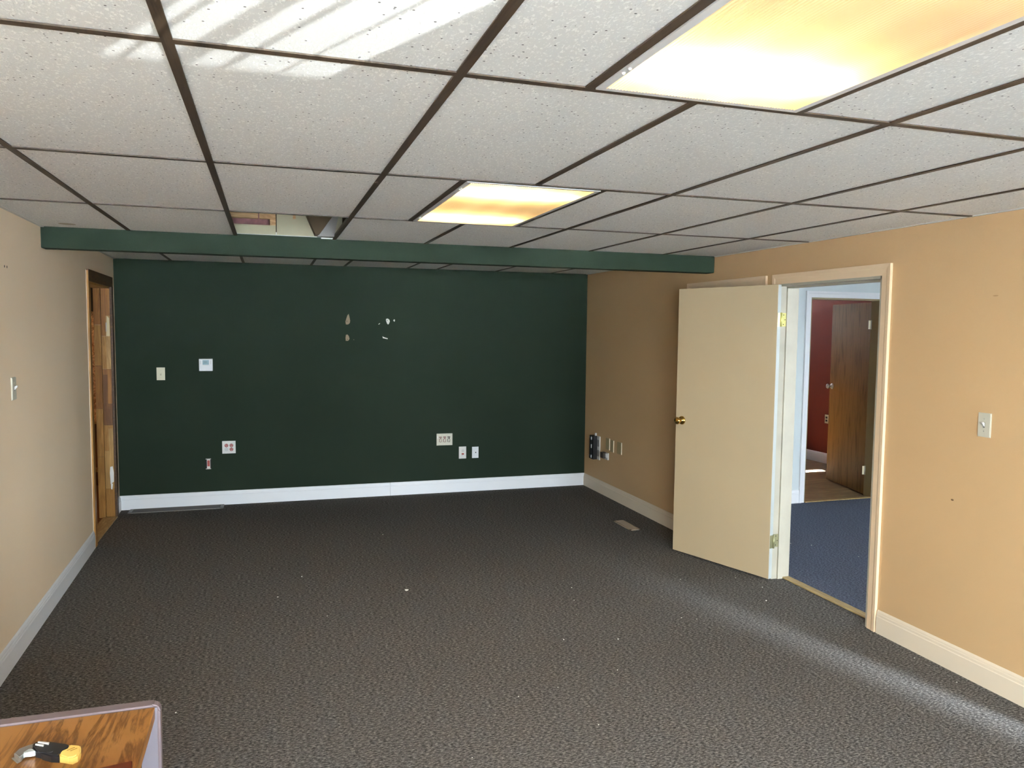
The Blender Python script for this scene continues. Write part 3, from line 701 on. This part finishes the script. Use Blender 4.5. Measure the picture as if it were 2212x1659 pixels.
# quad outlet with worn red faces
p = plate('quad_outlet', 'square white four-socket outlet with red faces low on green wall', 'outlet', on_far(-.369, .5565), .121, .121, WPL)
for x in (-.0225, .0225):
    for z in (.018, -.020): face(p, x, z, .006, REDR if (x > 0 or z > 0) else GREYPR, .017, WPL)
screws(p, .006, IVORYW, (.0,), (-.0225, .0225))
# uncovered outlet in its box
ub = thing('uncovered_outlet', 'red outlet without cover plate set in the green wall', 'outlet', *on_far(-.555, .402))
obj('wall_cutout', nbox(-.027, .027, -.0015, .0, -.048, .048), HOLE, ub)
obj('yoke', nbox(-.013, .013, -.006, -.0012, -.050, .050, bev=.002), STEEL, ub)
obj('yoke', nbox(-.014, .016, -.009, -.006, -.044, .044, bev=.002), WPL, ub)
rb = obj('receptacle', nbox(-.010, .012, -.013, -.009, -.022, .036, bev=.002), REDR, ub)
obj('ear', nbox(-.024, .022, -.004, -.001, .044, .051), STEEL, ub); obj('ear', nbox(-.024, .022, -.004, -.001, -.051, -.044), STEEL, ub)
# triple rocker plate
p = plate('triple_outlet', 'wide ivory triple-gang plate with three worn brown sockets', 'outlet', on_far(1.746, .5615), .168, .124, IVORYW)
for i, x in enumerate((-.045, -.001, .044)):
    f = obj('rocker', nbox(x-.0165, x+.0165, -.010, -.0055, -.033, .033, bev=.0015), IVORYW, p)
    bm = bmesh.new(); box(bm, x-.015, x+.015, -.0106, -.0095, .020, .030); box(bm, x-.004, x+.010, -.0106, -.0095, .004, .018); box(bm, x-.014, x-.008, -.0106, -.0095, -.026, .010); box(bm, x+.009, x+.014, -.0106, -.0095, -.026, .002); box(bm, x-.002, x+.006, -.0106, -.0095, -.030, -.022)
    obj('worn_mark', bm, plain('brown_wear_%d' % i, [(.20, .10, .08), (.20, .07, .06), (.06, .04, .035)][i], .6), f)
    screws(p, .006, IVORY, (.047, -.047), (x,))
obj('bright_sticker', nbox(-.079, -.072, -.0075, -.005, .012, .038), WPL2, p)
# tall jack plate with red port
p = plate('jack_plate', 'white jack plate with a round socket above a red port', 'wall plate', on_far(1.940, .415), .079, .127, WPL)
face(p, .003, .018, .006, GREYPR, .015, WPL)
rj = obj('red_port', nbox(-.011, .014, -.012, -.005, -.022, -.006, bev=.001), REDR, p)
obj('port_label', nbox(-.014, .004, -.0068, -.0055, -.034, -.028), GREYPR, p)
p = plate('coax_plate', 'bright white plate with one small dark centre hole', 'wall plate', on_far(2.0785, .412), .070, .120, WPL2)
bm = bmesh.new(); lathe(bm, [(.006, 0), (.006, .006), (.0035, .006), (.0035, .002), (0, .002)], Matrix.Translation((.003, -.006, .0)) @ Matrix.Rotation(math.pi/2, 4, 'X'), 12); obj('coax_jack', bm, HOLE, p)
screws(p, .006, WPL, (.042, -.042))
# telephone wiring block in the corner, on the right wall
wb = thing('wiring_block', 'black and white telephone wiring block near the far right corner', 'wiring block', *on_right(7.35, .475))
obj('backplate', nbox(-.075, .085, -.012, 0, -.128, .120), WPL, wb)
for x0, x1 in ((-.070, -.020), (-.004, .034)):
    bk = obj('terminal_strip', nbox(x0, x1, -.060, -.012, -.128, .122, bev=.003), BLACK, wb)
obj('fanning_rib', nbox(-.019, -.006, -.045, -.012, -.120, .118), BLACK, wb)
for z in (.100, .086, -.094, -.108): obj('clip', nbox(-.026, -.010, -.064, -.055, z-.008, z+.008, bev=.002), WPL2, wb)
for z in (.098, -.10): obj('clip', nbox(-.082, -.070, -.058, -.046, z-.008, z+.008, bev=.002), WPL2, wb)
obj('clip', nbox(-.024, -.012, -.063, -.055, -.012, .028, bev=.002), WPL2, wb)
for z0, z1 in ((.012, .082), (-.092, -.024)):
    for x in (.044, .066): obj('slot', nbox(x-.004, x+.004, -.0135, -.011, z0, z1), HOLE, wb)
obj('cable_stub', nbox(.0, .012, -.03, -.01, .120, .150), WPL, wb)
for k, (y, z, w_, lab) in enumerate(((7.075, .548, .085, 'tan painted blank plate nearest the wiring block'), (6.972, .540, .072, 'tan painted blank plate between two others'), (6.800, .545, .095, 'tan painted blank plate furthest from the wiring block'))):
    loc, rz = on_right(y, z); bp_ = thing('blank_plate', lab, 'wall plate', loc, rz, 'blank plates low on the right wall')
    obj('plate', nbox(-w_/2, w_/2, -.007, 0, -.060, .060, bev=.002), TANPL, bp_)
    obj('plate_edge', nbox(w_/2-.001, w_/2+.003, -.008, 0, -.060, .060), TANED, bp_)
jb = thing('surface_jack', 'small dark surface jack box below the tan plates', 'wall jack', *on_right(7.10, .425))
obj('base', nbox(-.040, .055, -.016, 0, -.042, .030, bev=.003), WPL, jb)
obj('cover', nbox(-.060, .012, -.050, -.006, -.030, .030, bev=.004), GRILD, jb)
obj('port', nbox(.014, .045, -.030, -.014, -.018, .024, bev=.002), GREYPR, jb)
# nail holes and marks
def disc(nm, x, z, r, m, par, sx=1.0):
    bm = bmesh.new(); bmesh.ops.create_circle(bm, cap_ends=True, segments=10, radius=r, matrix=Matrix.Translation((x, 0, z)) @ Matrix.Rotation(math.pi/2, 4, 'X') @ Matrix.Diagonal((sx, 1, 1, 1)))
    return obj(nm, bm, m, par)
nh = thing('nail_holes', 'pair of tiny dark nail holes high on the left wall', 'nail hole', *on_left(4.446, 2.006))
for dx in (-.02, .02): disc('nail_hole', dx, 0, .007, HOLE, nh).location.y = -.001
sm = thing('scuff_mark', 'small dark scuff on the peach wall below the switch', 'scuff', *on_right(2.94, .872))
o_ = disc('scuff', 0, 0, .005, plain('brown_scuff', (.16, .09, .04), .8), sm, 1.8); o_.location.y = -.001
sm = thing('scuff_mark', 'faint thin scratch on the peach wall above the switch', 'scuff', *on_right(2.76, 1.90))
o_ = disc('scuff', 0, 0, .003, plain('brown_scratch', (.36, .22, .10), .8), sm, 5); o_.location.y = -.001

# torn spots on the green wall
def chip(pts, m, dark=None):
    """pts in picture-free wall coordinates (x, z)"""
    cx = sum(p[0] for p in pts)/len(pts); cz = sum(p[1] for p in pts)/len(pts)
    bm = bmesh.new(); prism(bm, [(p[0]-cx, p[1]-cz) for p in pts], 1, -.0012, 0)
    o = obj('torn_spot', bm, m); o.location = (cx, FY(cx), cz); o.rotation_euler = (0, 0, AF)
    o.parent = wf; o.matrix_parent_inverse = wf.matrix_world.inverted()
    if dark: d_ = disc('screw_hole', dark[0]-cx, dark[1]-cz, .004, HOLE, o); d_.location.y = -.002
    return o
bpy.context.view_layer.update()
chip([(.770, 1.853), (.779, 1.815), (.784, 1.785), (.780, 1.762), (.764, 1.748), (.742, 1.748), (.738, 1.775), (.748, 1.812), (.758, 1.840)], TANCHIP, (.752, 1.780))
chip([(.742, 1.645), (.758, 1.648), (.770, 1.632), (.777, 1.605), (.764, 1.586), (.740, 1.585), (.738, 1.615)], TANCHIP, (.757, 1.600))
chip([(1.140, 1.808), (1.158, 1.812), (1.174, 1.800), (1.178, 1.782), (1.168, 1.758), (1.160, 1.752), (1.150, 1.762), (1.140, 1.790)], WHITECHIP, (1.151, 1.793))
chip([(1.212, 1.794), (1.222, 1.806), (1.230, 1.800), (1.228, 1.784), (1.222, 1.782)], WHITECHIP)
chip([(1.062, 1.754), (1.078, 1.766), (1.080, 1.760), (1.066, 1.750)], WHITECHIP)
chip([(1.104, 1.632), (1.108, 1.614), (1.155, 1.604), (1.158, 1.612), (1.120, 1.624)], WHITECHIP)
chip([(.815, 1.598), (.822, 1.600), (.820, 1.592)], TANCHIP)

# ------------------------------------------------------------------ floor grilles
gv = thing('floor_grille', 'long brown return grille in the carpet under the green wall', 'floor vent', (-.829, FY(-.83)-.090, 0), AF)
bm = bmesh.new(); a, b = .410, .082
for q in ((-a, a, -b, -b+.014), (-a, a, b-.010, b), (-a, -a+.030, -b, b), (a-.030, a, -b, b)): box(bm, *q, 0, .006)
obj('grille_frame', bm, GRILF, gv)
obj('duct_dark', nbox(-a+.03, a-.03, -b+.014, b-.010, 0, .0012), GRILD, gv)
for i in range(11):
    y = -b+.020+i*(2*b-.036)/10; obj('slat', nbox(-a+.028, a-.028, y-.0035, y+.0035, .001, .004), GRILD, gv)
rg = thing('floor_register', 'small tan metal register in the carpet by the right wall', 'floor vent', (2.994, 5.952, 0), math.radians(0))
bm = bmesh.new(); a, b = .050, .165
for q in ((-a, a, -b, -b+.018), (-a, a, b-.018, b), (-a, -a+.014, -b, b), (a-.014, a, -b, b)): box(bm, *q, 0, .006)
obj('register_frame', bm, REGT, rg)
for i in range(18):
    y = -b+.024+i*(2*b-.048)/17; obj('louver', nbox(-a+.012, a-.012, y-.006, y+.006, .001, .0045), REGT, rg)

# ------------------------------------------------------------------ desk, knife, lid
dk = thing('desk', 'honey oak topped desk with a rounded mauve end panel', 'desk', (-.74, 1.72, 0))
ox, oy = -.74, 1.72
obj('desktop', nbox(-1.14-ox, -.288-ox, 1.32-oy, 2.070-oy, .708, .740, bev=.002), OAK, dk)
def endpanel(y0, y1):
    x0, x1, zt, r = -1.16-ox, -.276-ox, .744, .020; pts = [(x0, 0), (x1, 0)]
    for i in range(7): a = math.pi/2*i/6; pts.append((x1-r+r*math.cos(a), zt-r+r*math.sin(a)))
    for i in range(7): a = math.pi/2+math.pi/2*i/6; pts.append((x0+r+r*math.cos(a), zt-r+r*math.sin(a)))
    bm = bmesh.new(); prism(bm, pts, 1, y0, y1)
    bmesh.ops.bevel(bm, geom=[e for e in bm.edges if abs(e.verts[0].co.y-e.verts[1].co.y) < 1e-6], offset=.004, segments=2, affect='EDGES')
    return bm
obj('end_panel', endpanel(2.074-oy, 2.104-oy), MAUVE, dk); obj('end_panel', endpanel(1.286-oy, 1.316-oy), MAUVE, dk)
obj('panel_face', nbox(-1.14-ox, -.282-ox, 2.0705-oy, 2.0745-oy, .06, .738), MAUVEP, dk)
obj('panel_bead', nbox(-.2835-ox, -.2815-ox, 2.0695-oy, 2.0745-oy, .06, .735), MAUVE, dk)
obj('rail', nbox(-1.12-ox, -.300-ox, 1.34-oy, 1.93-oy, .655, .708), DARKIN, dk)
obj('rail', nbox(-1.10-ox, -.34-ox, 1.9-oy, 2.07-oy, .60, .7075), MAUVEP, dk)
pd = obj('pedestal', nbox(-.78-ox, -.36-ox, 1.36-oy, 2.0-oy, .06, .655), MAUVEP, dk)
for i in range(3):
    z = .10+i*.185; dr = obj('drawer_front', nbox(-.361-ox, -.345-ox, 1.37-oy, 1.99-oy, z, z+.175, bev=.003), MAUVEP, dk)
    obj('pull', nbox(-.346-ox, -.330-ox, 1.60-oy, 1.76-oy, z+.12, z+.135, bev=.003), BLACK, dr)
for x in (-1.10, -.42):
    for y in (1.36, 1.98): obj('foot', nbox(x-.02-ox, x+.02-ox, y-.02-oy, y+.02-oy, 0, .06), BLACK, dk)
kn = thing('utility_knife', 'folding utility knife with black grip and yellow end on the desk', 'knife', (-.49, 1.905, .7402))
KN = dict(
 nose=[(-.0663,.0013),(-.0616,.0196),(-.0444,.0269),(-.0335,.0346),(-.0264,.0293),(-.0303,.0164),(-.038,.0079),(-.0458,-.0049),(-.0472,-.018),(-.05,-.0231)],
 lever=[(-.0466,-.0047),(-.0395,.0084),(-.0323,.0077),(-.0217,-.0062),(-.0239,-.0085),(-.0307,-.0095),(-.0416,-.0077),(-.0441,-.0115)],
 body=[(-.0335,.0346),(-.0012,.0233),(.0421,.0015),(.0479,-.0119),(.0448,-.0171),(.0355,-.0204),(.0316,-.0314),(.0346,-.0472),(.0176,-.0406),(-.004,-.0236),(-.0094,-.016),(-.0213,-.0078),(-.0316,.0106),(-.0311,.0197)],
 s1=[(-.0261,.0308),(.0002,.0173),(.0007,.0093),(-.0253,.025)], s2=[(-.0287,.0213),(-.0091,.0115),(-.0086,.0036),(-.028,.0157)],
 end=[(.0432,-.0004),(.0698,-.0131),(.0739,-.0259),(.0758,-.0417),(.0731,-.0559),(.0647,-.063),(.0554,-.0587),(.0357,-.0461),(.032,-.0345),(.0345,-.0255),(.0449,-.0179),(.0505,-.0173)])
def kpart(nm, key, z0, z1, m, bev=.0025):
    bm = bmesh.new(); prism(bm, KN[key], 2, z0, z1)
    if bev: bmesh.ops.bevel(bm, geom=[e for e in bm.edges if all(v.co.z > z1-1e-5 for v in e.verts)], offset=bev, segments=2, affect='EDGES')
    return obj(nm, bm, m, kn)
kpart('blade_holder', 'nose', .001, .013, STEEL, .002); kpart('blade_lever', 'lever', .004, .015, BLADE, .0015)
kpart('grip', 'body', 0, .017, BLACK, .003)
kpart('slider', 's1', .015, .019, WPL, .0008); kpart('slider', 's2', .015, .019, WPL, .0008)
ye = kpart('end_cap', 'end', 0, .017, YEL, .003)
for a, b in (((.046, -.030), (.060, -.020)), ((.054, -.034), (.066, -.026))):
    v = (Vector(b)-Vector(a)).normalized(); n = Vector((-v.y, v.x))*.0011
    bm = bmesh.new(); prism(bm, [tuple(Vector(a)-n), tuple(Vector(b)-n), tuple(Vector(b)+n), tuple(Vector(a)+n)], 2, .0165, .0174); obj('groove', bm, plain('brown_groove', (.30, .16, .02), .6), ye)
bm = bmesh.new(); prism(bm, [(-.0663, .0013), (-.05, -.0231), (-.053, -.026), (-.071, .000)], 2, .001, .003); obj('blade', bm, STEEL, kn)
bm = bmesh.new(); lathe(bm, [(.005, 0), (.005, .001), (0, .0014)], Matrix.Translation((.012, -.024, .017)), 14); obj('pivot_screw', bm, DARKIN, kn)
lid = thing('wooden_box', 'dark cherry brown box corner at the bottom of the picture', 'box', (-.373, 1.62, .7402), math.radians(9))
obj('body', nbox(-.11, .098, -.13, .128, 0, .020), BOXRED, lid); obj('lid', nbox(-.114, .102, -.134, .132, .020, .030, bev=.002), BOXRED, lid)

# ------------------------------------------------------------------ debris on the carpet
def crumb_mesh(s):
    bm = bmesh.new(); bmesh.ops.create_icosphere(bm, subdivisions=1, radius=s)
    for v in bm.verts: v.co = Vector((v.co.x*random.uniform(.7, 1.4), v.co.y*random.uniform(.7, 1.3), max(-.35*s, v.co.z*.5)))
    for v in bm.verts: v.co.z += .35*s
    return bm
big = obj('debris_crumb', crumb_mesh(.012), CRUMB, loc=(.845, 4.835, 0))
tag(big, 'largest cream crumb lying alone mid carpet', 'debris')
spots = [(.892,6.232),(.203,5.311),(.317,4.529),(-.161,4.676),(3.119,4.501),(3.15,4.232),(3.015,4.008),(2.70,4.529),(2.341,3.905),(1.91,4.582),(1.835,4.36),
         (1.757,4.137),(1.544,3.807),(1.837,3.727),(1.665,3.377),(1.308,3.291),(3.218,2.776),(3.24,3.056),(2.418,3.86),(1.352,2.916),(.76,2.83),(-.41,3.554),(.04,4.943),(1.097,3.258),(3.09,4.45)]
proto = None
for i, (x, y) in enumerate(spots):
    if proto is None: o = proto = obj('debris_crumb', crumb_mesh(.0048), CRUMB)
    else: o = proto.copy(); C.objects.link(o)
    s = random.uniform(.55, 1.2); o.scale = (s, s, s); o.location = (x, y, 0); o.rotation_euler = (0, 0, random.uniform(0, 6))
    tag(o, 'tiny white crumb of debris on the charcoal carpet', 'debris', 'tiny crumbs scattered on the carpet')
for i, (x, y) in enumerate(((4.03, 5.07), (4.16, 4.98), (4.30, 4.62))):
    o = proto.copy(); C.objects.link(o); o.location = (x, y, 0); o.scale = (1.2, .9, .8)
    tag(o, 'tiny pale fleck on the blue hall carpet', 'debris', 'tiny flecks on the hall carpet')
